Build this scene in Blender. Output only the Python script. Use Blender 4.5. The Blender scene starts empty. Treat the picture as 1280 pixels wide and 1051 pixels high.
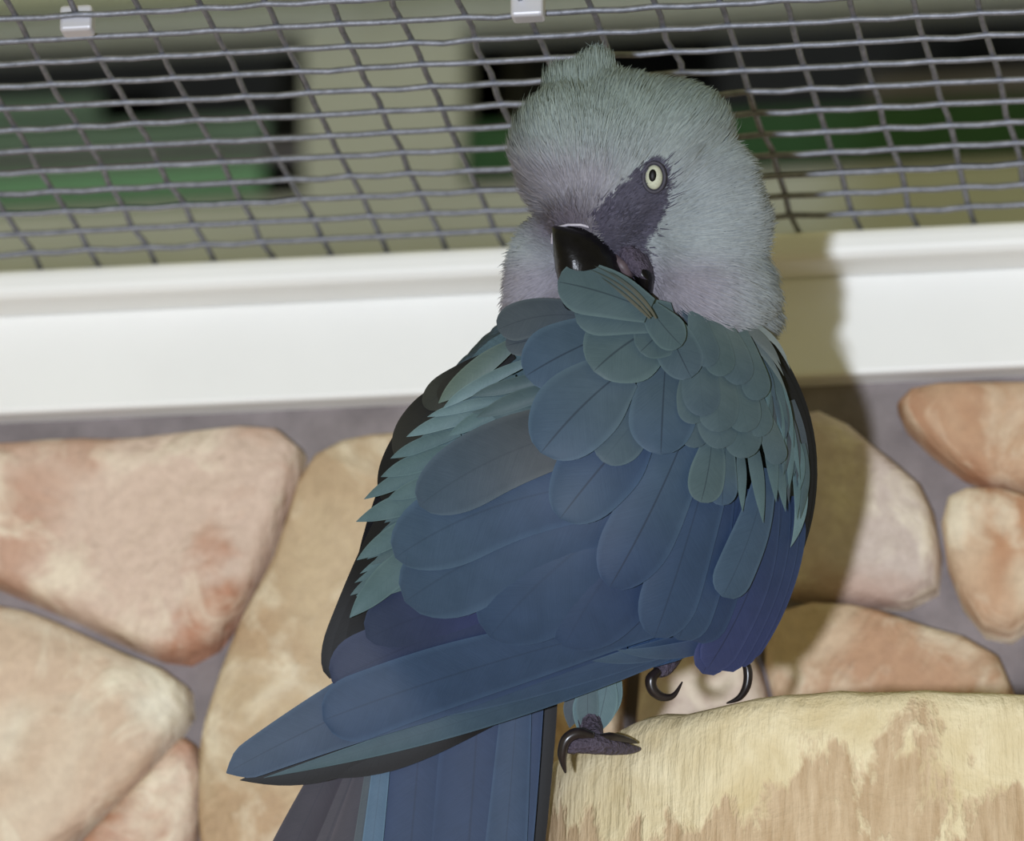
import bpy, bmesh, math, random
import numpy as np
from mathutils import Vector, Matrix, noise as mnoise

# ------------------------------------------------------------------ camera, light, exposure
scene = bpy.context.scene
COL = scene.collection
random.seed(7); rng = np.random.default_rng(7)

F = 10000.0                                   # focal length in pixels of the 1280 x 1051 frame
TH = math.radians(18.0); PSI = math.radians(8.4)
CAM = Vector((0.0, 0.0, 1.45))
FWD = Vector((-math.sin(PSI)*math.cos(TH), math.cos(PSI)*math.cos(TH), math.sin(TH)))
RGT = Vector((math.cos(PSI), math.sin(PSI), 0.0))
UPV = RGT.cross(FWD)
D0 = 2.0                                      # distance of the bird
S = D0/F                                      # metres per pixel at the bird

cam_data = bpy.data.cameras.new('camera'); cam = bpy.data.objects.new('camera', cam_data)
COL.objects.link(cam); scene.camera = cam
cam.location = CAM; cam.rotation_euler = (math.pi/2+TH, 0, PSI)
cam_data.sensor_width = 36.0; cam_data.lens = 36.0*F/1280.0
cam_data.clip_start = 0.05; cam_data.clip_end = 60
cam_data.dof.use_dof = True; cam_data.dof.focus_distance = D0-0.018
cam_data.dof.aperture_fstop = 20.0

vs = scene.view_settings
vs.view_transform = 'Standard'; vs.look = 'None'; vs.gamma = 1.0; vs.exposure = 0.0
vs.use_curve_mapping = False

world = bpy.data.worlds.new('aviary_daylight'); scene.world = world; world.use_nodes = True
bg = world.node_tree.nodes['Background']
bg.inputs[0].default_value = (1.0, 0.92, 0.46, 1); bg.inputs[1].default_value = 0.33

fl = bpy.data.lights.new('camera_flash_offscreen', 'POINT'); fl.energy = 138; fl.shadow_soft_size = 0.022
fl.color = (0.90, 0.96, 1.08)
flash = bpy.data.objects.new('camera_flash_offscreen', fl); COL.objects.link(flash)
flash.location = CAM - RGT*0.16 - UPV*0.01 + FWD*0.02

# ------------------------------------------------------------------ helpers
def lin(r, g, b, k=1.0):
    f = lambda c: ((c/255+0.055)/1.055)**2.4 if c > 10 else c/255/12.92
    return (f(r)*k, f(g)*k, f(b)*k)

def ray(x, y): return FWD + RGT*((x-640)/F) + UPV*((525.5-y)/F)
def P(x, y, d=0.0):                            # photo pixel + depth (in bird pixels, towards the camera)
    return CAM + ray(x, y)*(D0-d*S)
def onY(x, y, Y):                              # photo pixel on a vertical plane parallel to the stone wall
    r = ray(x, y); return CAM + r*((Y-CAM.y)/r.y)

def link(o, parent=None):
    COL.objects.link(o)
    if parent: o.parent = parent; o.matrix_parent_inverse = parent.matrix_basis.inverted()
    return o
def mesh_obj(name, verts, faces, mat, parent=None, smooth=True, cols=None, attrs=None):
    me = bpy.data.meshes.new(name)
    me.from_pydata([tuple(v) for v in verts], [], faces)
    if smooth: me.shade_smooth()
    if cols is not None:
        a = me.color_attributes.new('Col', 'FLOAT_COLOR', 'POINT')
        c = np.ones((len(verts), 4), np.float32); c[:, :3] = np.asarray(cols, np.float32)
        a.data.foreach_set('color', c.ravel())
    for k, v in (attrs or {}).items():
        a = me.attributes.new(k, 'FLOAT', 'POINT'); a.data.foreach_set('value', np.asarray(v, np.float32))
    me.materials.append(mat)
    return link(bpy.data.objects.new(name, me), parent)
def tag(o, label=None, cat=None, group=None, kind=None):
    if label: o['label'] = label
    if cat: o['category'] = cat
    if group: o['group'] = group
    if kind: o['kind'] = kind
    return o
def empty(name, loc):
    o = bpy.data.objects.new(name, None); COL.objects.link(o); o.location = loc; o.empty_display_size = 0.02
    return o

def box_verts(x0, x1, y0, y1, z0, z1):
    v = [(x, y, z) for z in (z0, z1) for y in (y0, y1) for x in (x0, x1)]
    f = [(0,2,3,1), (4,5,7,6), (0,1,5,4), (2,6,7,3), (0,4,6,2), (1,3,7,5)]
    return v, f
def box(name, b, mat, parent=None, bevel=0.0):
    v, f = box_verts(*b)
    o = mesh_obj(name, v, f, mat, parent, smooth=False)
    if bevel:
        m = o.modifiers.new('bevel', 'BEVEL'); m.width = bevel; m.segments = 3
    return o

class NT:
    def __init__(s, name):
        s.m = bpy.data.materials.new(name); s.m.use_nodes = True; s.t = s.m.node_tree
        s.b = s.t.nodes['Principled BSDF']
    def n(s, typ, **kw):
        o = s.t.nodes.new(typ)
        for k, v in kw.items():
            if isinstance(k, str) and hasattr(o, k): setattr(o, k, v)
        return o
    def l(s, a, b): s.t.links.new(a, b)
    def math(s, op, a, b=None, c=None):
        o = s.n('ShaderNodeMath', operation=op)
        for i, v in enumerate((a, b, c)):
            if v is None: continue
            if isinstance(v, (int, float)): o.inputs[i].default_value = v
            else: s.l(v, o.inputs[i])
        return o.outputs[0]
    def noise(s, vec, scale, detail=4, rough=0.55, dist=0.0):
        o = s.n('ShaderNodeTexNoise'); o.inputs['Scale'].default_value = scale
        o.inputs['Detail'].default_value = detail; o.inputs['Roughness'].default_value = rough
        o.inputs['Distortion'].default_value = dist
        if vec is not None: s.l(vec, o.inputs['Vector'])
        return o.outputs['Fac']
    def ramp(s, fac, stops):
        o = s.n('ShaderNodeValToRGB'); e = o.color_ramp.elements
        while len(e) < len(stops): e.new(0.5)
        for i, (p, c) in enumerate(stops):
            e[i].position = p; e[i].color = (c, c, c, 1) if isinstance(c, (int, float)) else (*c, 1)
        s.l(fac, o.inputs[0]); return o.outputs[0]
    def mix(s, fac, a, b, mode='MIX'):
        o = s.n('ShaderNodeMix'); o.data_type = 'RGBA'; o.blend_type = mode
        for sock, v in ((o.inputs[0], fac), (o.inputs[6], a), (o.inputs[7], b)):
            if isinstance(v, (int, float)): sock.default_value = v
            elif isinstance(v, tuple): sock.default_value = (*v, 1)
            else: s.l(v, sock)
        return o.outputs[2]
    def bump(s, h, strength, dist):
        o = s.n('ShaderNodeBump'); o.inputs['Strength'].default_value = strength; o.inputs['Distance'].default_value = dist
        s.l(h, o.inputs['Height']); s.l(o.outputs[0], s.b.inputs['Normal'])
    def coord(s, scale=(1, 1, 1)):
        g = s.n('ShaderNodeNewGeometry'); m = s.n('ShaderNodeMapping'); m.inputs['Scale'].default_value = scale
        s.l(g.outputs['Position'], m.inputs[0]); return m.outputs[0]
    def base(s, c):
        if isinstance(c, tuple): s.b.inputs['Base Color'].default_value = (*c, 1)
        else: s.l(c, s.b.inputs['Base Color'])
    def set(s, rough=0.6, spec=0.3, metal=0.0):
        s.b.inputs['Roughness'].default_value = rough; s.b.inputs['Specular IOR Level'].default_value = spec
        s.b.inputs['Metallic'].default_value = metal; return s.m

def plain(name, c, rough=0.6, spec=0.3, metal=0.0, var=0.12, scale=40, bump=0.0):
    t = NT(name); n = t.noise(t.coord(), scale)
    a = tuple(x*(1-var) for x in c); b = tuple(min(1, x*(1+var)) for x in c)
    t.base(t.mix(t.ramp(n, [(0.3, 0.0), (0.7, 1.0)]), a, b))
    if bump: t.bump(n, bump, 0.002)
    return t.set(rough, spec, metal)

# ------------------------------------------------------------------ materials of the place
M_board = plain('white_painted_board', lin(238, 238, 236), 0.45, 0.3, var=0.02, scale=25)
M_mortar = plain('grey_mortar', lin(136, 128, 128), 0.9, 0.1, var=0.28, scale=55, bump=0.8)
M_floor = plain('sandy_floor', lin(170, 150, 120), 0.95, 0.1, var=0.25, scale=9, bump=0.3)

def stone_mat():
    t = NT('field_stone'); oi = t.n('ShaderNodeObjectInfo'); p = t.coord()
    seed = t.math('MULTIPLY', oi.outputs['Random'], 9.0)
    cb = t.n('ShaderNodeVectorMath', operation='ADD'); t.l(p, cb.inputs[0])
    cx = t.n('ShaderNodeCombineXYZ'); t.l(seed, cx.inputs[0]); t.l(seed, cx.inputs[1]); t.l(cx.outputs[0], cb.inputs[1])
    v = cb.outputs[0]
    col = oi.outputs['Color']
    big = t.noise(v, 16, 4, 0.55, 0.9); mid = t.noise(v, 42, 5, 0.6, 0.6); fine = t.noise(v, 300, 3, 0.6)
    rust = t.mix(1.0, col, lin(214, 172, 150), 'MULTIPLY')
    c = t.mix(t.math('MULTIPLY', t.ramp(big, [(0.48, 0.0), (0.62, 0.9)]), oi.outputs['Alpha']), col, rust)
    pale = t.mix(0.62, col, lin(250, 240, 215))
    c = t.mix(t.ramp(mid, [(0.50, 0.0), (0.66, 0.9)]), c, pale)
    c = t.mix(t.ramp(fine, [(0.35, 0.16), (0.65, 0.0)]), c, lin(120, 90, 75))
    t.base(c); h = t.math('ADD', big, t.math('MULTIPLY', mid, 0.5)); t.bump(h, 0.85, 0.007)
    return t.set(0.8, 0.18)
M_stone = stone_mat()

# ------------------------------------------------------------------ the setting: stone wall, board, floor
YW = onY(640, 525, 2.08).y                     # face of the mortar
ZT = onY(640, 313, YW-0.024).z                       # height of the board's top edge (and the roof mesh)
TW = 0.16
floor = box('floor', (-3.0, 3.0, -1.5, 6.0, -0.05, 0.0), M_floor); tag(floor, kind='structure')
WX0, WX1 = -1.6, 1.6
zb = onY(640, 487, YW-0.009).z                       # lower edge of the white board
wall = box('wall_back', (WX0, WX1, YW, YW+TW, 0.0, ZT-0.004), M_mortar); tag(wall, kind='structure')

def lerp_outline(poly, step, jit):
    out = []
    n = len(poly)
    for i in range(n):
        a = np.array(poly[i], float); b = np.array(poly[(i+1) % n], float)
        k = max(1, int(np.linalg.norm(b-a)/step))
        for j in range(k):
            q = a+(b-a)*j/k
            if j: q = q+rng.normal(0, jit, 2)
            out.append(q)
    # one pass of corner rounding
    o = np.array(out); return (np.roll(o, 1, 0)+2*o+np.roll(o, -1, 0))/4
def stone(polyXZ, color, h):
    o = lerp_outline(polyXZ, 0.007, 0.0006); n = len(o); c = o.mean(0); o = c+(o-c)*1.025
    rings = [(0.0, 0.0, 0.002), (0.0006, 0.0, -0.5*h), (0.0018, 0.0, -0.84*h), (0.0045, 0.0, -h), (0.008, 0.45, -h*1.03), (0.008, 0.75, -h*1.02)]
    V = []; Fc = []; size = np.linalg.norm(o-c, axis=1, keepdims=True)
    for k, (fix, fr, yy) in enumerate(rings):
        w = rng.normal(0, 0.0004, n) if k > 2 else np.zeros(n)
        q = o+(c-o)/size*np.minimum(size*0.9, np.maximum(fix, size*fr))
        for i in range(n): V.append((q[i, 0], YW+yy+w[i], q[i, 1]))
    V.append((c[0], YW-h*1.03, c[1])); ci = len(V)-1
    for r in range(len(rings)-1):
        for i in range(n):
            j = (i+1) % n; Fc.append((r*n+i, r*n+j, (r+1)*n+j, (r+1)*n+i))
    r = len(rings)-1
    for i in range(n): Fc.append((r*n+i, r*n+(i+1) % n, ci))
    ob = mesh_obj('stone', V, Fc, M_stone, wall); ob.color = (*color, {CREAM: 0.6, TAN: 0.35, PALE: 0.45, OCH: 0.65, ORNG: 0.8, RUSTY: 1.0}.get(color, 0.95)); return ob

def wpx(poly):
    out = []
    for x, y in poly:
        w = onY(x, y, YW-0.012); out.append((w.x, w.z))
    return out
PINK = lin(220, 196, 178); CREAM = lin(236, 228, 208); TAN = lin(206, 184, 152); ORNG = lin(204, 170, 140); RUSTY = lin(226, 206, 178)
PALE = lin(208, 192, 182); OCH = lin(214, 188, 160)
stones = [
 ([(-130,580),(-60,556),(60,547),(180,545),(300,531),(350,530),(381,556),(366,590),(347,625),(340,662),(316,712),(296,760),(262,800),(228,824),(160,798),(95,762),(30,735),(-60,700),(-140,660)], PINK, 0.016),
 ([(-150,740),(-40,750),(30,758),(130,804),(236,850),(236,884),(182,950),(122,1008),(60,1062),(-20,1120),(-160,1080)], CREAM, 0.015),
 ([(228,908),(241,912),(246,965),(238,1030),(225,1110),(120,1140),(62,1090),(130,1008),(186,958)], PINK, 0.012),
 ([(388,564),(430,548),(500,540),(600,545),(650,600),(660,760),(640,900),(600,1080),(400,1160),(262,1120),(246,1010),(252,905),(272,840),(300,770),(345,700),(358,640)], TAN, 0.015),
 ([(1114,500),(1128,484),(1170,476),(1290,472),(1380,480),(1400,560),(1340,606),(1270,606),(1205,590),(1160,556),(1125,522)], ORNG, 0.016),
 ([(1170,640),(1180,615),(1200,604),(1245,604),(1300,612),(1340,660),(1320,740),(1262,798),(1226,790),(1198,750),(1178,700)], RUSTY, 0.016),
 ([(930,560),(975,512),(1030,500),(1085,548),(1150,598),(1166,625),(1166,680),(1184,738),(1130,750),(1070,746),(985,736),(930,700)], PALE, 0.014),
 ([(960,756),(1010,748),(1068,750),(1130,768),(1200,792),(1256,804),(1264,860),(1262,960),(1100,990),(1000,985),(980,900),(950,830)], OCH, 0.015),
 ([(800,790),(900,770),(940,800),(965,890),(960,975),(860,990),(790,930)], PALE, 0.014),
 ([(665,560),(760,530),(900,540),(915,640),(905,735),(790,770),(690,740)], TAN, 0.014),
 ([(672,770),(780,790),(770,900),(790,1000),(640,1090),(665,900)], OCH, 0.013),
 ([(1290,770),(1360,740),(1450,800),(1440,960),(1290,985),(1280,860)], PINK, 0.014),
 ([(820,1010),(960,1000),(1080,1010),(1090,1150),(930,1220),(800,1160)], CREAM, 0.014),
 ([(1105,1010),(1270,1005),(1300,1110),(1240,1190),(1110,1170)], PINK, 0.014),
]
for pl, c, h in stones: stone(wpx(pl), c, h)
# the same masonry goes on round the traced part
gx, gz = 0.085, 0.07
tri = [np.array(wpx(p)) for p, _, _ in stones]
allp = np.vstack(tri)
def inside(pt, poly):
    x, y = pt; r = False; n = len(poly); j = n-1
    for i in range(n):
        if (poly[i][1] > y) != (poly[j][1] > y) and x < (poly[j][0]-poly[i][0])*(y-poly[i][1])/(poly[j][1]-poly[i][1])+poly[i][0]: r = not r
        j = i
    return r
cx0 = onY(640, 800, YW)
for r in range(9):
    for q in range(-7, 8):
        px = cx0.x+q*gx+(r % 2)*gx*0.5; pz = zb-0.045-r*gz
        hw, hh = gx*0.44, gz*0.43
        poly = []
        for k in range(9):
            a = -2*math.pi*k/9+rng.normal(0, .12)
            ca, sa = math.cos(a), math.sin(a); m = 1/max(abs(ca), abs(sa))**0.6
            poly.append((px+hw*ca*m*rng.uniform(.86, 1.0), pz+hh*sa*m*rng.uniform(.86, 1.0)))
        pa = np.array(poly)
        if pa[:, 1].max() > zb-0.006: continue
        clash = False
        for t_ in tri:
            if any(inside(v, t_) for v in poly) or any(inside(v, poly) for v in t_): clash = True; break
        if clash: continue
        stone(poly[::-1], random.choice([PINK, CREAM, TAN, OCH, PALE, ORNG]), rng.uniform(.011, .016))

board = box('trim_1', (WX0, WX1, YW-0.009, YW+0.02, zb, ZT-0.0065), M_board, bevel=0.0015); tag(board, kind='structure')
lip = box('trim_2', (WX0, WX1, YW-0.024, YW+TW+0.01, ZT-0.0066, ZT+0.002), M_board, bevel=0.003); tag(lip, kind='structure')

# ------------------------------------------------------------------ outer building seen through the roof mesh
M_beige = plain('beige_render', lin(206, 212, 212), 0.9, 0.1, var=0.10, scale=6)
M_beam = plain('pale_beam_paint', lin(220, 228, 214), 0.7, 0.2, var=0.08, scale=8)
M_room = plain('grey_room_wall', lin(112, 112, 104), 0.9, 0.1, var=0.1, scale=8)
M_green = plain('green_slat_paint', lin(128, 178, 150), 0.6, 0.2, var=0.10, scale=10)
M_dgreen = plain('dark_green_slat_paint', lin(64, 104, 74), 0.6, 0.2, var=0.2, scale=10)
M_teal = plain('grey_teal_slat_paint', lin(120, 148, 140), 0.6, 0.2, var=0.15, scale=10)
M_mauve = plain('mauve_grey_slat_paint', lin(122, 120, 134), 0.6, 0.2, var=0.15, scale=10)
YO = 3.75
def oz(y, x=640, Y=YO): return onY(x, y, Y).z
def ox(x, y=130, Y=YO): return onY(x, y, Y).x
wy = YO; ow = 0.03
win = [(ox(-420), ox(380), oz(234), oz(22)), (ox(578), ox(1750), oz(230), oz(28))]
zA, zB = oz(1200), oz(-900)
xs = [-3.0, win[0][0], win[0][1], win[1][0], win[1][1], 3.0]
# wall with two openings: pier boxes and filler boxes in one mesh
V = []; Fc = []
def addb(b):
    v, f = box_verts(*b); k = len(V); V.extend(v); Fc.extend([tuple(i+k for i in q) for q in f])
for a, b in ((0, 1), (2, 3), (4, 5)): addb((xs[a], xs[b], wy, wy+ow, 0, zB))
for (x0, x1, z0, z1) in win:
    addb((x0, x1, wy, wy+ow, 0, z0)); addb((x0, x1, wy, wy+ow, z1, zB))
outer = mesh_obj('wall_outer', V, Fc, M_beige, smooth=False); tag(outer, kind='structure')
beam = box('trim_3', (-2.9, 2.9, wy-0.03, wy, oz(-2), oz(-80)), M_beam, bevel=0.004)
tag(beam, kind='structure')
def slatted(name, w, rows):
    x0, x1, z0, z1 = w
    v, f = box_verts(x0-0.1, x1+0.1, wy+ow, wy+ow+0.9, z0-0.25, z1+0.35)
    bk = mesh_obj(name, v, [q for k, q in enumerate(f) if k != 2], M_room, smooth=False); tag(bk, kind='structure')   # open towards the aviary
    for ya, yb, mat, xa, xb in rows:
        xr0 = max(x0, ox(xa)); xr1 = min(x1, ox(xb))
        box('slat', (xr0, xr1, wy+0.006, wy+0.016, oz(yb), oz(ya)), mat, bk, bevel=0.001)
slatted('window_1', win[0], [(86, 116, M_teal, -420, 120), (124, 156, M_teal, -420, 330), (160, 176, M_mauve, -420, 380), (179, 216, M_green, -420, 326), (220, 230, M_dgreen, -420, 326)])
slatted('window_2', win[1], [(114, 142, M_mauve, 1085, 1750), (150, 178, M_dgreen, 578, 1750), (182, 208, M_dgreen, 578, 1750)])

# ------------------------------------------------------------------ welded mesh roof between wall and camera
def wire_mat():
    t = NT('galvanised_wire'); n = t.noise(t.coord(), 300, 3)
    t.base(t.mix(n, lin(84, 88, 96), lin(160, 162, 172)))
    t.bump(n, 0.4, 0.001); return t.set(0.55, 0.4, 0.55)
M_wire = wire_mat()
M_clip = plain('zinc_clip', lin(200, 200, 208), 0.4, 0.4, 0.3, var=0.05)
PITCH = 0.0163; RW = 0.00085
roof = empty('wire_mesh_panel', (0, YW-0.01, ZT))
tag(roof, 'galvanised welded wire mesh panel stretched above the white board', 'wire mesh', kind='thing')
def wire_mesh(pts, r, seg=6):
    V = []; Fc = []; pts = [Vector(p) for p in pts]; n = len(pts)
    for i, p in enumerate(pts):
        t = (pts[min(i+1, n-1)]-pts[max(i-1, 0)]).normalized()
        a = t.cross(Vector((0, 0, 1))); a.normalize(); b = a.cross(t)
        for k in range(seg):
            an = 2*math.pi*k/seg; V.append(p+a*math.cos(an)*r+b*math.sin(an)*r)
    for i in range(n-1):
        for k in range(seg):
            Fc.append((i*seg+k, i*seg+(k+1) % seg, (i+1)*seg+(k+1) % seg, (i+1)*seg+k))
    return V, Fc
NR, NC = 46, 64
xc = onY(410, 20, YW).x
yr = [YW-0.012-PITCH*(i+0.3) for i in range(NR)]
X0 = -0.16-NC/2*PITCH
xcs = [X0+PITCH*k for k in range(NC)]
ylo, yhi = yr[-1]-0.006, YW+0.02
for i, y in enumerate(yr):                     # wires along the wall, slightly wavy between the welds
    pts = [(X0-0.008+PITCH*0.5*j, y+rng.normal(0, .0002), ZT+0.0026+(0.0003 if j % 2 else 0)+rng.normal(0, .00008)) for j in range(2*NC+1)]
    v, f = wire_mesh(pts, RW); mesh_obj('wire', v, f, M_wire, roof)
for k, x in enumerate(xcs):                    # wires running towards the wall
    pts = [(x+rng.normal(0, .0004), y, ZT+0.0026+RW*1.6+rng.normal(0, .0002)) for y in np.linspace(ylo, yhi, NR)]
    v, f = wire_mesh(pts, RW); mesh_obj('wire', v, f, M_wire, roof)
def on_roof(x, y):
    r = ray(x, y); return CAM+r*((ZT+0.0026-CAM.z)/r.z)
for (cxp, cyp) in ((97, 26), (660, 8)):        # folded zinc clips
    p = on_roof(cxp, cyp)
    v, f = box_verts(p.x-.0042, p.x+.0042, p.y-.0030, p.y+.0030, p.z-.0036, p.z+.0034)
    c = mesh_obj('clip', v, f, M_clip, roof, smooth=False); mod = c.modifiers.new('b', 'BEVEL'); mod.width = .001; mod.segments = 3

# ------------------------------------------------------------------ tree stump perch
def stump_mat():
    t = NT('weathered_stump'); p = t.coord(); ps = t.coord((1, 1, 0.12))
    fib = t.noise(ps, 420, 4, 0.6); mid = t.noise(p, 55, 5, 0.6, 0.4); edge = t.noise(t.coord((1, 1, 0.45)), 60, 5, 0.62, 0.3)
    g = t.n('ShaderNodeSeparateXYZ'); t.l(p, g.inputs[0])
    ztop = P(1135, 858, 120).z
    # ragged lower edge of the paler, barkless band
    zz = t.math('ADD', t.math('MULTIPLY', t.math('SUBTRACT', ztop, g.outputs[2]), 1/0.042), t.math('MULTIPLY', t.math('SUBTRACT', edge, 0.5), 3.2))
    band = t.ramp(zz, [(0.44, 1.0), (0.66, 0.0)])
    brown = t.mix(t.ramp(fib, [(0.3, 0.0), (0.7, 1.0)]), lin(178, 152, 120), lin(208, 186, 156))
    pale = t.mix(t.ramp(mid, [(0.3, 0.0), (0.7, 1.0)]), lin(206, 188, 148), lin(236, 224, 192))
    t.base(t.mix(band, brown, pale))
    h = t.math('ADD', t.math('MULTIPLY', fib, 0.6), t.math('ADD', mid, t.math('MULTIPLY', band, 0.25))); t.bump(h, 0.6, 0.003)
    return t.set(0.85, 0.12)
M_stump = stump_mat()
R0 = 0.090
front = P(1135, 858, 120)                      # nearest point of the rim
sc = front+Vector((FWD.x, FWD.y, 0)).normalized()*R0*0.76
zt = front.z
V = []; Fc = []; NS = 72
zs = [zt, zt-0.002, zt-0.006, zt-0.014, zt-0.03, zt-0.05, zt-0.08, zt-0.12, zt-0.2, zt-0.4, zt-0.8, zt-1.3, 0.0]
prof = [0.92, 0.97, 0.99, 1.0, 1.005, 1.015, 1.04, 1.05, 1.06, 1.06, 1.06, 1.06, 1.06]
for i, (z, q) in enumerate(zip(zs, prof)):
    for k in range(NS):
        a = 2*math.pi*k/NS
        nz = mnoise.noise(Vector((math.cos(a)*2.2, math.sin(a)*2.2, z*6)))*0.035+mnoise.noise(Vector((math.cos(a)*9, math.sin(a)*9, z*10)))*0.014
        rr = R0*q*(1+nz)
        dz = 0.002*mnoise.noise(Vector((math.cos(a)*5, math.sin(a)*5, 3))) if 0 < i < 5 or i == 0 else 0
        V.append((sc.x+rr*math.cos(a), sc.y+0.78*rr*math.sin(a), z+dz))
for i in range(len(zs)-1):
    for k in range(NS):
        j = (k+1) % NS; Fc.append((i*NS+k, (i+1)*NS+k, (i+1)*NS+j, i*NS+j))
V.append((sc.x, sc.y, zt-0.001)); Fc += [(k, (k+1) % NS, len(V)-1) for k in range(NS)]
Fc.append(tuple(range(12*NS, 13*NS))[::-1])
stump = mesh_obj('tree_stump', V, Fc, M_stump)
tag(stump, 'pale tan weathered tree stump carrying the blue parrot', 'tree stump')

# ------------------------------------------------------------------ the parrot
def attr_mat(name, rough, spec, fuzz=False):
    t = NT(name); a = t.n('ShaderNodeAttribute', attribute_name='Col')
    n = t.noise(t.coord(), 900, 3)
    t.base(t.mix(t.ramp(n, [(0.3, 0.0), (0.7, 1.0)]), t.mix(1.0, a.outputs['Color'], (0.82, 0.82, 0.82), 'MULTIPLY'), a.outputs['Color']))
    if not fuzz: t.bump(n, 0.5, 0.001)
    return t.set(rough, spec)
M_body = attr_mat('short_plumage', 0.85, 0.1)
M_fuzz = attr_mat('fine_plumage', 0.8, 0.12, True)
def feather_mat():
    t = NT('feather_vane'); a = t.n('ShaderNodeAttribute', attribute_name='Col')
    b = t.n('ShaderNodeAttribute', attribute_name='barb'); v = t.n('ShaderNodeAttribute', attribute_name='across')
    oi = t.n('ShaderNodeObjectInfo')
    c = t.n('ShaderNodeCombineXYZ'); t.l(t.math('MULTIPLY', b.outputs['Fac'], 0.55), c.inputs[0])
    t.l(t.math('MULTIPLY', v.outputs['Fac'], 0.8), c.inputs[1]); t.l(t.math('MULTIPLY', oi.outputs['Random'], 50), c.inputs[2])
    n = t.noise(c.outputs[0], 1.6, 3, 0.6)
    av = t.math('ABSOLUTE', v.outputs['Fac'])
    sp = t.n('ShaderNodeSeparateColor'); t.l(oi.outputs['Color'], sp.inputs[0])   # red: shaft, green: pale rim
    big = t.noise(t.coord(), 120, 3, 0.6)
    c0 = t.mix(t.ramp(big, [(0.3, 0.0), (0.7, 1.0)]), t.mix(1.0, a.outputs['Color'], (0.80, 0.84, 0.84), 'MULTIPLY'), a.outputs['Color'])
    col = t.mix(t.ramp(n, [(0.3, 0.0), (0.7, 1.0)]), t.mix(1.0, c0, (0.84, 0.85, 0.88), 'MULTIPLY'), c0)
    rim = t.mix(1.0, c0, (1.55, 1.5, 1.4), 'MULTIPLY')
    col = t.mix(t.math('MULTIPLY', t.ramp(av, [(0.82, 0.0), (1.0, 0.6)]), sp.outputs[1]), col, rim)
    col = t.mix(t.math('MULTIPLY', t.ramp(av, [(0.008, 0.6), (0.04, 0.0)]), sp.outputs[0]), col, lin(16, 24, 40))
    t.base(col); t.bump(n, 0.12, 0.0005)
    t.b.inputs['Sheen Weight'].default_value = 0.10; t.b.inputs['Sheen Roughness'].default_value = 0.5
    return t.set(0.58, 0.28)
M_feather = feather_mat()
M_beak = plain('black_beak', lin(12, 11, 14), 0.28, 0.22, var=0.25, scale=500, bump=0.1)
M_skin = plain('grey_purple_skin', lin(78, 71, 86), 0.6, 0.3, var=0.35, scale=900, bump=0.9)
M_claw = plain('dark_claw', lin(34, 28, 30), 0.28, 0.5, var=0.2, scale=600)
M_iris = plain('pale_yellow_iris', lin(184, 187, 168), 0.35, 0.3, var=0.12, scale=2500)
M_pupil = plain('black_pupil', lin(6, 6, 6), 0.45, 0.2, var=0.1)
M_mouth = plain('fleshy_tongue', lin(86, 74, 80), 0.5, 0.4, var=0.2, scale=900)

bird = empty('blue_parrot', P(745, 948, 60))
tag(bird, 'blue grey-headed parrot preening its back on the tree stump', 'parrot')

# --- head colours by place on the head (pigment, not light)
def poly_in(x, y, poly): return inside((x, y), poly)
FACE = [(796,212),(806,200),(824,196),(838,208),(840,232),(828,272),(818,292),(808,308),(816,345),(812,356),(780,350),(758,330),(742,290),(738,268),(762,243),(782,226)]
def smooth(a, b, x):
    t = min(1, max(0, (x-a)/(b-a))); return t*t*(3-2*t)
def mixc(a, b, f): return tuple(p+(q-p)*f for p, q in zip(a, b))
C_CROWN = lin(134, 146, 140); C_CHEEK = lin(148, 155, 157); C_LILAC = lin(143, 137, 148); C_FACE = lin(72, 69, 84); C_LORE = lin(100, 94, 104)
C_DARK = lin(70, 84, 94)
def headcol(x, y, d):
    if y > 385+max(0, (x-850))*0.45+ (12 if x < 700 else 0): return C_DARK
    f = smooth(120, 230, y); c = mixc(C_CROWN, C_CHEEK, f)
    c = mixc(c, C_LILAC, smooth(60, 10, abs(y-235-0.1*(x-700)))*0.7*smooth(800, 740, x))
    c = mixc(c, C_LILAC, smooth(300, 350, y)*smooth(960, 860, x)*0.8)
    if d > 0:
        lo = smooth(58, 10, math.hypot((x-708)*0.75, (y-282)*1.1)); c = mixc(c, C_LORE, lo)
        if poly_in(x+rng.normal(0, 2.5), y+rng.normal(0, 2.5), FACE): c = mixc(C_FACE, c, 0.06)
    v = 1+0.10*mnoise.noise(Vector((x*0.02, y*0.02, d*0.02)))+0.05*mnoise.noise(Vector((x*0.09, y*0.09, d*0.09)))
    return tuple(q*v for q in c)

# --- body and head: one skin, grown from overlapping volumes and voxel-merged (in pixel units first)
BL = [ # x, y, d, rx, ry, rd
 (775,205,40, 130,112,112), (712,188,62, 72,82,84), (868,280,35, 92,118,100), (882,365,45, 88,78,92),
 (731,110,30, 52,34,42), (743,88,28, 31,22,28), (752,262,88, 66,66,66), (690,352,8, 56,86,62), (800,400,0, 165,95,110),
 (832,165,40, 82,64,90), (785,318,78, 34,40,50), (915,395,20, 56,55,70),
 (745,600,-30, 222,232,118), (585,640,-60, 95,150,60), (640,750,-70, 150,90,70), (575,880,-125, 80,110,40), (735,835,-70, 34,50,40), (905,590,-25, 98,150,75)]
bm = bmesh.new()
for (x, y, d, a, b, c) in BL:
    m = Matrix.Translation((x, -y, d)) @ Matrix.Diagonal((a, b, c, 1))
    bmesh.ops.create_icosphere(bm, subdivisions=4, radius=1.0, matrix=m)
tmpm = bpy.data.meshes.new('tmp'); bm.to_mesh(tmpm); bm.free()
tmp = bpy.data.objects.new('tmp', tmpm); COL.objects.link(tmp)
rm = tmp.modifiers.new('r', 'REMESH'); rm.mode = 'VOXEL'; rm.voxel_size = 5.0
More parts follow.
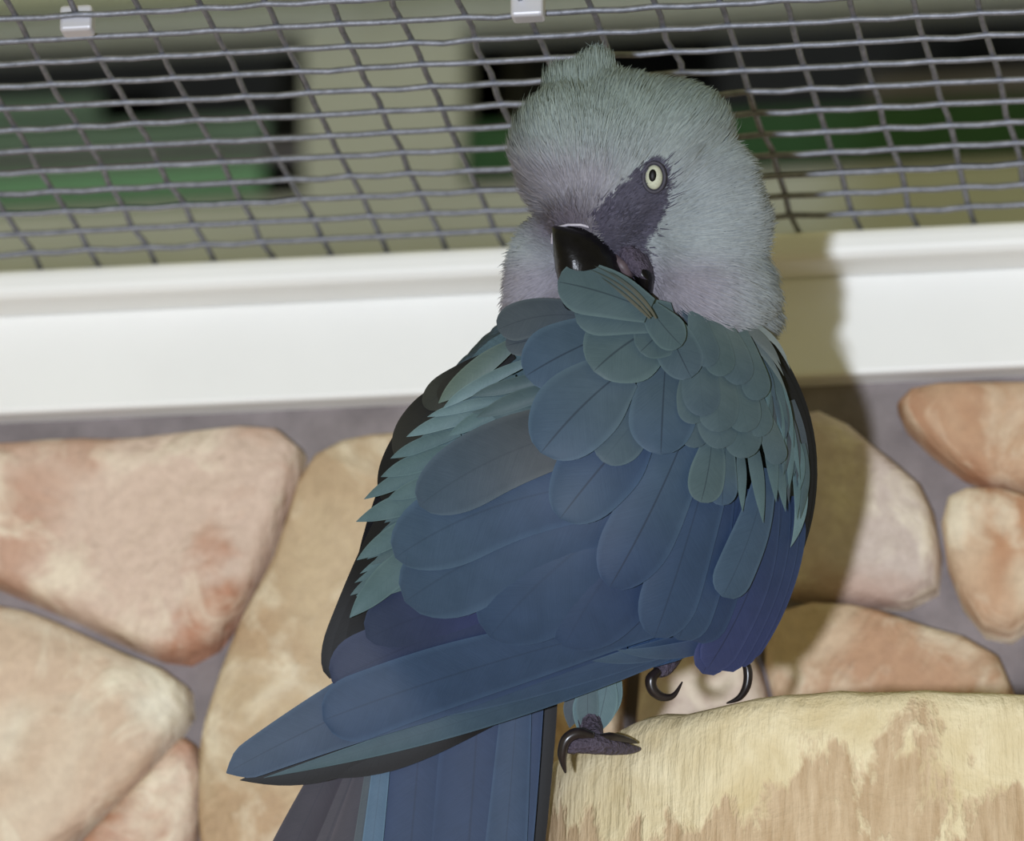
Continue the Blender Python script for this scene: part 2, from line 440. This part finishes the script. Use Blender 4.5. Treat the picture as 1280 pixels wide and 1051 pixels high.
sm = tmp.modifiers.new('s', 'SMOOTH'); sm.factor = 0.5; sm.iterations = 16
bpy.context.view_layer.update()
ev = tmp.evaluated_get(bpy.context.evaluated_depsgraph_get()); em = ev.to_mesh()
nv = len(em.vertices)
bv = np.empty(nv*3, np.float32); em.vertices.foreach_get('co', bv); bv = bv.reshape(-1, 3)
bn = np.empty(nv*3, np.float32); em.vertices.foreach_get('normal', bn); bn = bn.reshape(-1, 3)
bf = [tuple(p.vertices) for p in em.polygons]
fa = np.array([p.area for p in em.polygons]); ev.to_mesh_clear()
bpy.data.objects.remove(tmp); bpy.data.meshes.remove(tmpm)
disp = np.array([mnoise.noise(Vector(v)*0.02)*7+mnoise.noise(Vector(v)*0.05)*4 for v in bv.tolist()])
bv = bv+bn*disp[:, None]
px = np.stack([bv[:, 0], -bv[:, 1], bv[:, 2]], 1)
body = mesh_obj('body', [P(*q) for q in px.tolist()], bf, M_body, bird, cols=[headcol(*q) for q in px.tolist()])
def surf_d(x, y, rad=7):
    m = (np.abs(px[:, 0]-x) < rad) & (np.abs(px[:, 1]-y) < rad)
    return float(px[m, 2].max()) if m.any() else 0.0

# --- fine head plumage
fc = np.array([px[list(f)].mean(0) for f in bf]); fnm = np.array([bn[list(f)].mean(0) for f in bf]); fnm[:, 1] *= -1
bound = 388+np.maximum(0, fc[:, 0]-850)*0.42+np.where(fc[:, 0] > 925, 22, 0)+np.where(fc[:, 0] < 705, 10, 0)
ok = (fc[:, 1] < bound)
w = fa*ok; w = w/w.sum()
NF = 70000
idx = rng.choice(len(fc), NF, p=w)
V = np.empty((NF*6, 3)); CC = []; Fc = []
BK = np.array([728., 305., 125.])
jit = rng.normal(0, 2.4, (NF, 3))
for i, fi in enumerate(idx):
    p = fc[fi]+jit[i]; n = fnm[fi]/np.linalg.norm(fnm[fi])
    t = p-BK+rng.normal(0, 14, 3); t = t-n*np.dot(t, n); t /= (np.linalg.norm(t)+1e-6)
    side = np.cross(n, t)
    dist = np.linalg.norm(p-BK)
    infc = p[2] > 0 and inside((p[0], p[1]), FACE)
    Lh = (7 if infc else 8+13*min(1, dist/160))*rng.uniform(.7, 1.3); wd = rng.uniform(.45, .85)
    li = rng.uniform(.06, .28)
    p0 = p-n*2.0; p1 = p+(t*0.55+n*li*0.6)*Lh; p2 = p+(t*1.0+n*li*0.75)*Lh
    for j, (q, ww) in enumerate(((p0, wd), (p1, wd*0.8), (p2, wd*0.12))):
        V[i*6+j*2] = q-side*ww; V[i*6+j*2+1] = q+side*ww
    c = np.array(headcol(*p.tolist()))*(rng.uniform(.6, 1.45) if infc else rng.uniform(.9, 1.1))
    CC.extend([c]*6)
    k = i*6; Fc.append((k, k+1, k+3, k+2)); Fc.append((k+2, k+3, k+5, k+4))
fz = mesh_obj('head_plumage', [P(*q) for q in V.tolist()], Fc, M_fuzz, body, cols=np.clip(CC, 0, 1))
tag(fz, kind='stuff')

# --- height of the back under the feathers (bird pixels towards the camera)
def Z(x, y):
    r2 = ((x-735)/300)**2+((y-620)/335)**2; q = 1-r2
    return 135*0.5*(q+math.sqrt(q*q+0.03))

def bez(b, c, t, u): return ((1-u)**2*b[0]+2*u*(1-u)*c[0]+u*u*t[0], (1-u)**2*b[1]+2*u*(1-u)*c[1]+u*u*t[1])
LS = 10.5
def feather(parent, b, t, hw, L, cb, ct, c=None, shape='round', lift=9.0, shaft=1.0, rim=1.0, tipr=1.15, basew=0.5, tipp=1.8, name='feather', zf=Z, tilt=0.0, camber=0.09, nu=16, nv=8, extra=0.0, tipw=0.28):
    if c is None:
        dx, dy = t[0]-b[0], t[1]-b[1]; k = rng.normal(0, .03)
        c = ((b[0]+t[0])/2-dy*k, (b[1]+t[1])/2+dx*k)
    V = []; CC = []; barb = []; acr = []
    ln = math.hypot(t[0]-b[0], t[1]-b[1]); ph = rng.uniform(0, 6)
    for i in range(nu+1):
        u = i/nu
        if shape == 'round': u = 1-(1-u)**1.35
        x, y = bez(b, c, t, u)
        tx, ty = 2*(1-u)*(c[0]-b[0])+2*u*(t[0]-c[0]), 2*(1-u)*(c[1]-b[1])+2*u*(t[1]-c[1])
        m = math.hypot(tx, ty) or 1; nx, ny = -ty/m, tx/m
        if shape == 'round':
            a = 1-min(0.62, hw/ln*tipr)
            wv = (basew+(1-basew)*math.sin(math.pi/2*u/a)) if u < a else math.sqrt(max(0.0, 1-((u-a)/(1-a))**2.1))
        else:
            a = 1-tipw
            wv = (0.55+0.45*math.sin(math.pi/2*u/a)) if u < a else ((1-0.66*((u-a)/(1-a))**1.25)*math.sqrt(max(0.0, 1-smooth(0.93, 1.0, u)**2)) if shape == 'blunt' else max(0.0, 1-((u-a)/(1-a))**tipp))
        wv = max(wv, 0.015)
        for j in range(nv+1):
            v = -1+2*j/nv
            ww = hw*wv*(1+0.025*math.sin(ph+u*9+v*2))
            qx, qy = x+nx*ww*v, y+ny*ww*v
            d = zf(qx, qy)+L*LS+lift*u*u+extra+camber*hw*(1-v*v)*wv+tilt*v*ww
            V.append(P(qx, qy, d)); acr.append(v); barb.append(u*ln-abs(v)*ww*0.9)
            k = mixc(cb, ct, smooth(0.1, 1.0, u))
            CC.append(k)
    Fc = []
    for i in range(nu):
        for j in range(nv):
            k = i*(nv+1)+j; Fc.append((k, k+1, k+nv+2, k+nv+1))
    ob = mesh_obj(name, V, Fc, M_feather, parent, cols=[tuple(q*g for q, g in zip(k, (0.79, 0.79, 0.76))) for k in CC], attrs={'barb': barb, 'across': acr})
    ob.color = (shaft, rim, 0, 1); return ob

def sheet(name, x0, x1, y0, y1, off, ellipse, col, mat, parent, zf=Z, n=22):
    cx, cy, rx, ry, rot = ellipse; V = []; Fc = []; CC = []
    for i in range(n+1):
        for j in range(2*n):
            a = math.pi*j/n; r = i/n
            ux, uy = rx*r*math.cos(a), ry*r*math.sin(a)
            x = cx+ux*math.cos(rot)-uy*math.sin(rot); y = cy+ux*math.sin(rot)+uy*math.cos(rot)
            V.append(P(x, y, zf(x, y)+off-14*r*r)); CC.append(col)
    m = 2*n
    for i in range(n):
        for j in range(m): Fc.append((i*m+j, i*m+(j+1) % m, (i+1)*m+(j+1) % m, (i+1)*m+j))
    return mesh_obj(name, V, Fc, mat, parent, cols=CC)

SL = lin(84, 104, 112); SL2 = lin(78, 97, 112); BL1 = lin(68, 90, 115); BL2 = lin(54, 76, 108); NV = lin(46, 66, 102); VI = lin(56, 66, 112); V2 = lin(52, 66, 104); TE = lin(98, 124, 132); TL = lin(120, 146, 155); GR = lin(78, 88, 98); BK_ = lin(18, 19, 24); MV = lin(70, 66, 76)

wing = sheet('wing', 0, 0, 0, 0, 0.0, (760, 690, 205, 150, 0.0), lin(54, 76, 108), M_body, bird)
tag(wing, 'folded near wing')
mantle = sheet('mantle', 0, 0, 0, 0, -2.0, (775, 500, 200, 110, 0.1), lin(78, 98, 106), M_body, bird)
tail = sheet('tail', 0, 0, 0, 0, -75.0, (560, 900, 105, 110, 0.0), lin(46, 66, 102), M_body, bird)
fwing = sheet('far_wing', 0, 0, 0, 0, -30.0, (505, 690, 55, 180, 0.25), lin(24, 25, 30), M_body, bird)

# scapulars and mantle feathers, round-tipped, slate blue
feather(mantle, (812,388), (697,352), 33, 9.6, SL, SL, c=(755,362), lift=14, extra=22)
for b, c, t in [((816,392),(790,352),(742,332)),((814,396),(784,356),(736,336)),((820,398),(800,362),(760,338)),((812,398),(780,366),(750,346))]:
    feather(mantle, b, t, 1.9, 10.0, lin(104,102,90), lin(74,86,88), c=c, shape='point', tipw=0.7, nv=4, extra=30, shaft=0.3, rim=0.3)
feather(mantle, (835,402), (718,392), 27, 9.2, SL, SL, extra=8)
feather(mantle, (845,400), (742,464), 50, 8.4, SL, SL, c=(790,416), tipr=1.0, basew=0.45)
feather(mantle, (828,395), (864,472), 28, 8.7, SL, SL2)
feather(mantle, (812,384), (852,432), 22, 9.4, SL, SL, extra=8)
feather(mantle, (845,398), (800,440), 30, 8.9, SL, SL)
feather(mantle, (745,398), (622,412), 24, 5.4, GR, GR, c=(680,384), lift=12, shaft=0.5)
feather(mantle, (725,410), (632,432), 17, 5.0, GR, GR, lift=8)
feather(mantle, (775,412), (657,470), 41, 6.6, SL2, BL1, c=(710,436))
feather(mantle, (782,462), (676,566), 52, 7.4, SL2, BL1, c=(728,500))
feather(mantle, (832,452), (826,568), 42, 6.9, SL2, BL1, c=(828,510))
feather(mantle, (815,505), (753,577), 30, 6.3, SL2, SL2, shaft=0.2)
# right scapulars, softer
soft = [((868,388),(888,458),17,8.6),((884,392),(905,470),20,8.3),((905,405),(930,480),20,8.0),((925,415),(950,500),18,7.6),
 ((872,440),(880,520),24,7.9),((895,450),(900,540),26,7.7),((918,455),(935,540),22,7.4),((885,490),(905,560),24,7.2),
 ((912,500),(935,572),24,7.0),((938,480),(955,545),17,6.9),((868,500),(868,560),20,6.5),((860,470),(868,530),20,7.5),((948,500),(975,580),14,6.4)]
for b, t, h, L in soft:
    feather(mantle, b, t, h, L, mixc(SL, lin(96,112,114), rng.uniform(0, 1)), mixc(SL, SL2, rng.uniform(0, 1)), lift=7, camber=0.12, shaft=0.15, rim=0.35)
# median and greater coverts, blue, fanned
feather(wing, (755,530), (524,632), 45, 5.3, lin(72,76,80), lin(72,90,110), c=(620,556), shaft=0.3, tipr=2.0, basew=0.7)
feather(wing, (790,540), (700,648), 50, 5.8, BL2, mixc(BL1,BL2,.4), c=(745,588), tipr=1.5, basew=0.7)
feather(wing, (745,605), (494,697), 52, 4.4, BL2, BL1, c=(600,622), shaft=0.35, tipr=1.9, basew=0.8)
feather(wing, (775,625), (506,752), 60, 3.5, BL2, mixc(BL1,BL2,.3), c=(625,668), shaft=0.3, tipr=1.6, basew=0.8)
feather(wing, (790,640), (612,796), 70, 3.0, BL2, BL2, c=(690,700), shaft=0.25, tipr=1.6, basew=0.8, rim=0.6)
feather(wing, (815,645), (705,808), 72, 2.6, NV, mixc(NV,BL2,.6), c=(750,720), shaft=0.2, tipr=1.6, basew=0.8, rim=0.6)
feather(wing, (855,545), (762,734), 44, 4.9, BL1, mixc(NV,BL2,.5), c=(818,640), tipr=1.7, basew=0.75)
feather(wing, (888,570), (818,797), 37, 4.3, BL2, BL2, c=(858,690), shaft=0.6, tipr=1.6, basew=0.75)
feather(wing, (905,590), (848,800), 32, 3.7, NV, BL2, c=(885,700), shaft=0.6)
feather(wing, (928,610), (862,800), 34, 3.1, NV, NV, c=(908,720), shaft=0.5)
feather(wing, (890,548), (876,628), 23, 6.0, SL, SL)
feather(wing, (908,552), (903,632), 18, 5.6, SL, BL1)
feather(wing, (958,585), (903,746), 25, 4.4, BL1, BL1, c=(945,670), shaft=0.5)
for b, t, h, L, k in [((938,540),(954,654),11,5.4,TE),((958,530),(970,628),10,5.2,TE),((925,560),(928,640),8,5.0,TE),((970,560),(982,640),8,5.0,TE)]:
    feather(wing, b, t, h*0.8, L, SL, mixc(SL, k, 0.7), shape='point', tipw=0.6, shaft=0.2, rim=0.4)
# right-hand violet-blue flight feathers wrapping the flank
for b, c, t, h, L in [((962,610),(962,720),(884,836),24,3.0),((978,615),(980,725),(902,838),19,2.5),((990,620),(995,725),(918,832),16,2.0),((1000,625),(1004,720),(932,822),13,1.5),((948,640),(930,750),(878,842),22,2.7)]:
    feather(wing, b, t, h, L, NV, VI, c=c, lift=3)
# dark and pale streaks along the right flank
for b, c, t, h, L, k in [((955,420),(1034,560),(1000,698),15,0.4,BK_),((950,430),(1016,540),(1008,665),16,1.0,BK_),((990,555),(1014,630),(988,684),9,2.6,TL),((985,520),(1000,590),(996,650),6,3.4,TE),
 ((968,470),(990,530),(1000,600),6,4.2,TE),((960,455),(985,500),(992,560),7,4.8,TE),((950,450),(968,500),(978,560),8,5.4,TE),((975,500),(985,560),(986,630),7,3.8,GR),((955,470),(972,520),(980,600),9,3.0,SL),((990,500),(1010,560),(1008,620),6,1.9,GR)]:
    feather(wing, b, t, h, L, k, k, c=c, shape='point', tipw=0.6, nv=6, shaft=0.1, rim=0.3)
for b, c, t, h, L, k in [((920,405),(955,415),(976,455),6,7.4,lin(104,112,114)),((935,405),(965,414),(984,448),4,6.8,lin(140,148,148)),((938,402),(970,416),(988,462),3,6.5,lin(136,144,144)),((925,412),(958,424),(980,470),4,6.3,lin(120,128,128)),((930,420),(962,440),(984,492),4,6.0,lin(112,124,126)),((940,435),(965,460),(985,530),10,5.0,SL),((925,430),(955,460),(970,500),10,5.6,SL2)]:
    feather(mantle, b, t, h, L, k, k, c=c, shape='point', tipw=0.6, nv=4, shaft=0.1, rim=0.3)
for i in range(22):
    u = i/21; bx, by = 945+45*u+rng.normal(0, 5), 440+110*u+rng.normal(0, 10); ln = rng.uniform(60, 100)
    tx, ty = bx+22-20*u+rng.normal(0, 4), by+ln
    k = [TE, SL, GR, SL2, SL][i % 5]
    feather(wing, (bx, by), (tx, ty), rng.uniform(4, 7), 3.0+2.6*(1-u)+rng.uniform(0, .8), k, k, c=((bx+tx)/2+8, (by+ty)/2), shape='point', tipw=0.6, nv=4, camber=0.25, shaft=0.2, rim=0.4)
# narrow bright coverts along the left shoulder
kk = [((660,452),(595,478),(553,511),9,4.6,TL),((632,500),(580,505),(534,521),8,4.4,TL),((618,515),(560,520),(508,546),11,4.2,TL),((575,540),(530,552),(488,573),10,4.0,TE),((590,560),(530,572),(476,596),14,3.8,TE),
 ((570,575),(510,590),(455,624),12,3.6,TE),((580,590),(530,605),(484,624),13,3.9,TE),((575,610),(510,625),(445,652),16,3.4,TE),((560,640),(500,660),(446,700),15,3.2,TE),((560,665),(490,710),(437,772),21,2.9,TE),((545,690),(490,725),(445,745),12,2.6,TE),
 ((640,430),(590,465),(548,504),15,3.0,lin(110,128,122)),((705,485),(650,495),(595,522),13,5.0,SL),((700,510),(650,515),(590,515),12,4.7,SL),((640,505),(600,520),(560,545),11,4.9,TE),((690,470),(640,480),(590,495),10,4.9,SL)]
for b, c, t, h, L, k in kk:
    feather(wing, b, t, h*0.9, L, mixc(k, SL, 0.5), k, c=c, shape='point', tipw=0.55, lift=6, camber=0.3, shaft=0.1, rim=0.7, tipp=2.6)
for i in range(26):
    u = i/25; bx, by = 640-90*u+rng.normal(0, 12), 470+230*u+rng.normal(0, 8)
    tx, ty = 545-100*u+rng.normal(0, 8), 515+235*u+rng.normal(0, 6)
    k = mixc(TE, SL, rng.uniform(0.0, 1.0))
    feather(wing, (bx, by), (tx, ty), rng.uniform(6, 12), 2.0+rng.uniform(-.6, .8), k, k, c=((bx+tx)/2-4, (by+ty)/2-10), shape='point', tipw=0.5, nv=4, camber=0.25, shaft=0.2, rim=0.5, tipp=2.6)
# far wing: black-brown leading edge behind
for b, c, t, h, L, k in [((575,488),(525,508),(500,575),24,-1.0,lin(50,50,48)),((550,500),(505,540),(484,630),22,-1.4,BK_),((550,530),(495,640),(412,848),27,-1.8,BK_),((550,580),(495,690),(428,856),32,-1.2,BK_),((530,620),(480,720),(452,850),32,-0.6,BK_),((610,450),(570,478),(530,508),20,-0.2,lin(60,62,58)),((640,440),(590,470),(548,500),18,0.4,lin(46,46,44))]:
    feather(fwing, b, t, h, L, BK_, k, c=c, lift=0, shaft=0.2, rim=0.4, nu=26, tipr=1.8)
# long primaries sweeping to the lower left
feather(wing, (780,785), (283,966), 52, 1.0, NV, lin(66,84,110), c=(540,822), shape='blunt', tipw=0.48, lift=14, shaft=0.5, nu=60)
feather(wing, (820,775), (404,900), 42, 2.0, BL2, BL2, c=(600,825), lift=8, shaft=0.4, nu=26)
feather(wing, (720,745), (415,852), 40, 1.5, V2, lin(50,60,90), c=(570,772), lift=4, shaft=0.3, nu=26, rim=0.5)
feather(wing, (660,740), (458,798), 44, 1.7, VI, lin(50,62,90), c=(560,750), lift=2, shaft=0.2, rim=0.5)
feather(wing, (870,800), (330,972), 17, -0.4, BL2, lin(74,98,108), c=(640,890), shape='point', tipw=0.5, lift=10, shaft=0.3, nu=30)
feather(wing, (880,795), (420,905), 15, 0.4, BL2, BL1, c=(650,872), shape='point', tipw=0.4, lift=8, shaft=0.3)
feather(wing, (940,780), (770,812), 10, 1.9, V2, BL1, c=(855,828), shape='point', tipw=0.5, shaft=0)
feather(wing, (900,785), (740,826), 12, 0.9, NV, BL1, c=(820,820), shape='point', tipw=0.5, shaft=0)
feather(wing, (520,905), (300,975), 24, -1.6, BK_, BK_, c=(420,960), shape='point', tipw=0.5)
feather(wing, (620,890), (360,968), 24, -1.9, BK_, BK_, c=(480,950), shape='point', tipw=0.5)
# tail
def ZT_(x, y): return -30-(y-860)*0.05
for b, c, t, h, L, k, k2 in [((600,840),(585,1150),(520,1700),70,0.2,NV,BL2),((530,850),(510,1150),(450,1640),62,0.0,NV,BL2),((648,840),(635,1100),(570,1600),34,0.6,BL2,BL2),((672,840),(650,1080),(600,1500),20,-0.3,NV,BL1),
 ((486,860),(466,1100),(400,1500),17,0.9,lin(84,112,140),lin(84,112,140)),((476,880),(448,1080),(400,1400),12,0.4,GR,GR),
 ((688,850),(672,1050),(610,1400),20,-2.4,BK_,BK_)]:
    feather(tail, b, t, h, L, k, k2, c=c, name='tail_feather', zf=ZT_, nu=22, lift=0, shaft=0.5)
for b, c, t, h, L, k in [((470,900),(400,1060),(300,1350),56,-2.6,MV),((480,920),(440,1080),(360,1350),40,-2.0,MV),((430,930),(380,1020),(310,1200),30,-2.3,lin(60,56,68)),((500,940),(470,1080),(420,1300),40,-1.7,lin(66,62,74))]:
    feather(tail, b, t, h, L, k, k, c=c, name='tail_feather', zf=ZT_, lift=0, shaft=0.5)

# --- beak
def loft(name, rings, mat, parent, seg=32, cap=True, skew=0.0):
    V = []; Fc = []
    for (x, y, d, rx, rd, sl) in rings:
        for k in range(seg):
            a = 2*math.pi*k/seg; ca, sa = math.cos(a), math.sin(a)
            V.append(P(x+rx*ca-skew*rx*sa*0.5*(1+sa)*0.5, y+sl*rx*ca, d+rd*sa))
    for i in range(len(rings)-1):
        for k in range(seg):
            j = (k+1) % seg; Fc.append((i*seg+k, i*seg+j, (i+1)*seg+j, (i+1)*seg+k))
    if cap: Fc.append(tuple(range(seg))[::-1]); Fc.append(tuple(range((len(rings)-1)*seg, len(rings)*seg)))
    return mesh_obj(name, V, Fc, mat, parent)
ub = [(717,282.5,126,20,16,0.02),(719,284,128,27,24,0.06),(723,289,129,32.5,34,0.14),(727,299,128,36,42,0.24),(733,314,126,41,49,0.26),(737,330,124,44,53,0.26),(737,346,122,42,54,0.24),(730,364,118,30,48,0.2),(720,382,110,16,34,0.1),(714,398,100,3,10,0)]
upper = loft('upper_beak', ub, M_beak, bird, skew=0.75)
loft('lower_beak', [(792,322,112,14,18,0.3),(797,332,112,18,26,0.3),(803,344,112,15,28,0.2),(806,352,112,11,26,0.1),(807,364,110,9,22,0.1),(806,378,106,5,12,0)], M_beak, bird)
loft('jaw_skin', [(786,304,110,12,16,0.3),(788,312,110,22,24,0.35),(792,326,111,24,28,0.35),(797,338,112,20,28,0.35),(803,348,114,14,26,0.3)], M_skin, bird)
loft('tongue', [(772,318,118,6,8,0.3),(776,328,124,12,16,0.3),(780,340,122,12,16,0.3),(782,352,116,6,8,0.3)], M_mouth, bird)
# cere: the pale line at the top of the beak
cp = [(690,304,118),(691,292,128),(697,284,140),(710,281,150),(726,281,154),(742,285,150),(752,292,142),(760,302,132)]
v, f = wire_mesh([P(*q) for q in cp], 1.7*S, 8); mesh_obj('cere', v, f, plain('pale_cere', lin(176,172,184), 0.4, 0.4, var=0.1, scale=900), bird)

# --- eye
ed = surf_d(817, 221)
def ellipsoid(name, c, r, mat, parent, n=20):
    V = []; Fc = []
    for i in range(n+1):
        ph = math.pi*i/n
        for k in range(2*n):
            a = math.pi*k/n; V.append(P(c[0]+r[0]*math.sin(ph)*math.cos(a), c[1]+r[1]*math.sin(ph)*math.sin(a), c[2]+r[2]*math.cos(ph)))
    m = 2*n
    for i in range(n):
        for k in range(m): Fc.append((i*m+k, i*m+(k+1) % m, (i+1)*m+(k+1) % m, (i+1)*m+k))
    return mesh_obj(name, V, Fc, mat, parent)
eye = ellipsoid('eye', (817.5,221.5,ed+1), (11,15.5,9), M_iris, bird); tag(eye, 'pale yellow eye with black pupil')
ellipsoid('pupil', (816,219.5,ed+8.4), (5.0,8.0,2.6), M_pupil, eye)
rp = [P(817.5+13.5*math.cos(a), 221.5+18.5*math.sin(a), ed+2) for a in np.linspace(0, 2*math.pi, 33)]
v, f = wire_mesh(rp, 2.6*S, 8); mesh_obj('eyelid', v, f, plain('dark_eyelid', lin(58,56,66), 0.6, 0.3, var=0.2, scale=900), eye)

# --- feet
def tube(name, pts, rad, mat, parent, seg=12):
    P3 = [P(*p) for p in pts]; V = []; Fc = []; n = len(P3)
    # resample with Catmull-Rom
    Q = []; R = []
    for i in range(n-1):
        p0, p1, p2, p3 = P3[max(i-1, 0)], P3[i], P3[i+1], P3[min(i+2, n-1)]
        for k in range(5):
            t = k/5; Q.append(0.5*((2*p1)+(p2-p0)*t+(2*p0-5*p1+4*p2-p3)*t*t+(3*p1-p0-3*p2+p3)*t**3)); R.append(rad[i]+(rad[i+1]-rad[i])*t)
    Q.append(P3[-1]); R.append(rad[-1])
    for i, q in enumerate(Q):
        t = (Q[min(i+1, len(Q)-1)]-Q[max(i-1, 0)]).normalized(); a = t.cross(FWD).normalized(); b = a.cross(t)
        for k in range(seg):
            an = 2*math.pi*k/seg; V.append(q+(a*math.cos(an)+b*math.sin(an))*R[i]*S)
    for i in range(len(Q)-1):
        for k in range(seg):
            j = (k+1) % seg; Fc.append((i*seg+k, i*seg+j, (i+1)*seg+j, (i+1)*seg+k))
    Fc.append(tuple(range(seg))[::-1]); Fc.append(tuple(range((len(Q)-1)*seg, len(Q)*seg)))
    return mesh_obj(name, V, Fc, mat, parent)
FD = 43
leg = tube('leg', [(735,850,-30),(735,885,0),(740,912,30),(745,926,56)], [26,22,14,11], M_skin, bird)
foot = tube('foot', [(x, y, d+FD) for x, y, d in [(800,936,-30),(785,936,-8),(765,933,12),(745,930,24),(724,930,30),(712,936,30),(708,940,28)]], [2,7,11,13,12,8,2], M_skin, bird)
tube('claw', [(740,922,72),(722,917,78),(708,925,80),(703,944,78),(707,966,72)], [7,8,7.5,6,1.2], M_claw, foot)
tube('toe', [(x, y, d+FD) for x, y, d in [(796,928,-10),(780,924,4),(762,922,18),(745,924,26)]], [1.5,5,7,5], M_claw, foot)
for b, t, h, L, k in [((745,850),(722,912),16,-4.0,TE),((760,850),(744,918),18,-3.6,TE),((770,845),(758,905),14,-4.2,TE),((735,850),(735,922),14,-3.2,SL),((720,860),(712,910),12,-4.4,GR)]:
    feather(leg, b, t, h, L, k, k, shape='point', tipw=0.5, zf=lambda x, y: 60)
rfoot = tube('foot', [(850,780,-40),(842,810,-20),(832,832,-4),(822,840,4)], [20,16,12,8], M_skin, bird)
tube('claw', [(824,838,8),(814,848,12),(816,862,12),(828,871,10),(842,869,8),(853,852,4)], [5,7.5,7,5.5,3.5,0.8], M_claw, rfoot)
toe = tube('foot', [(900,780,-40),(918,805,-26),(930,826,-16)], [18,13,8], M_skin, bird)
tube('claw', [(930,822,-12),(935,840,-10),(933,858,-10),(924,872,-12),(908,879,-14)], [5,6,5.5,4,0.8], M_claw, toe)
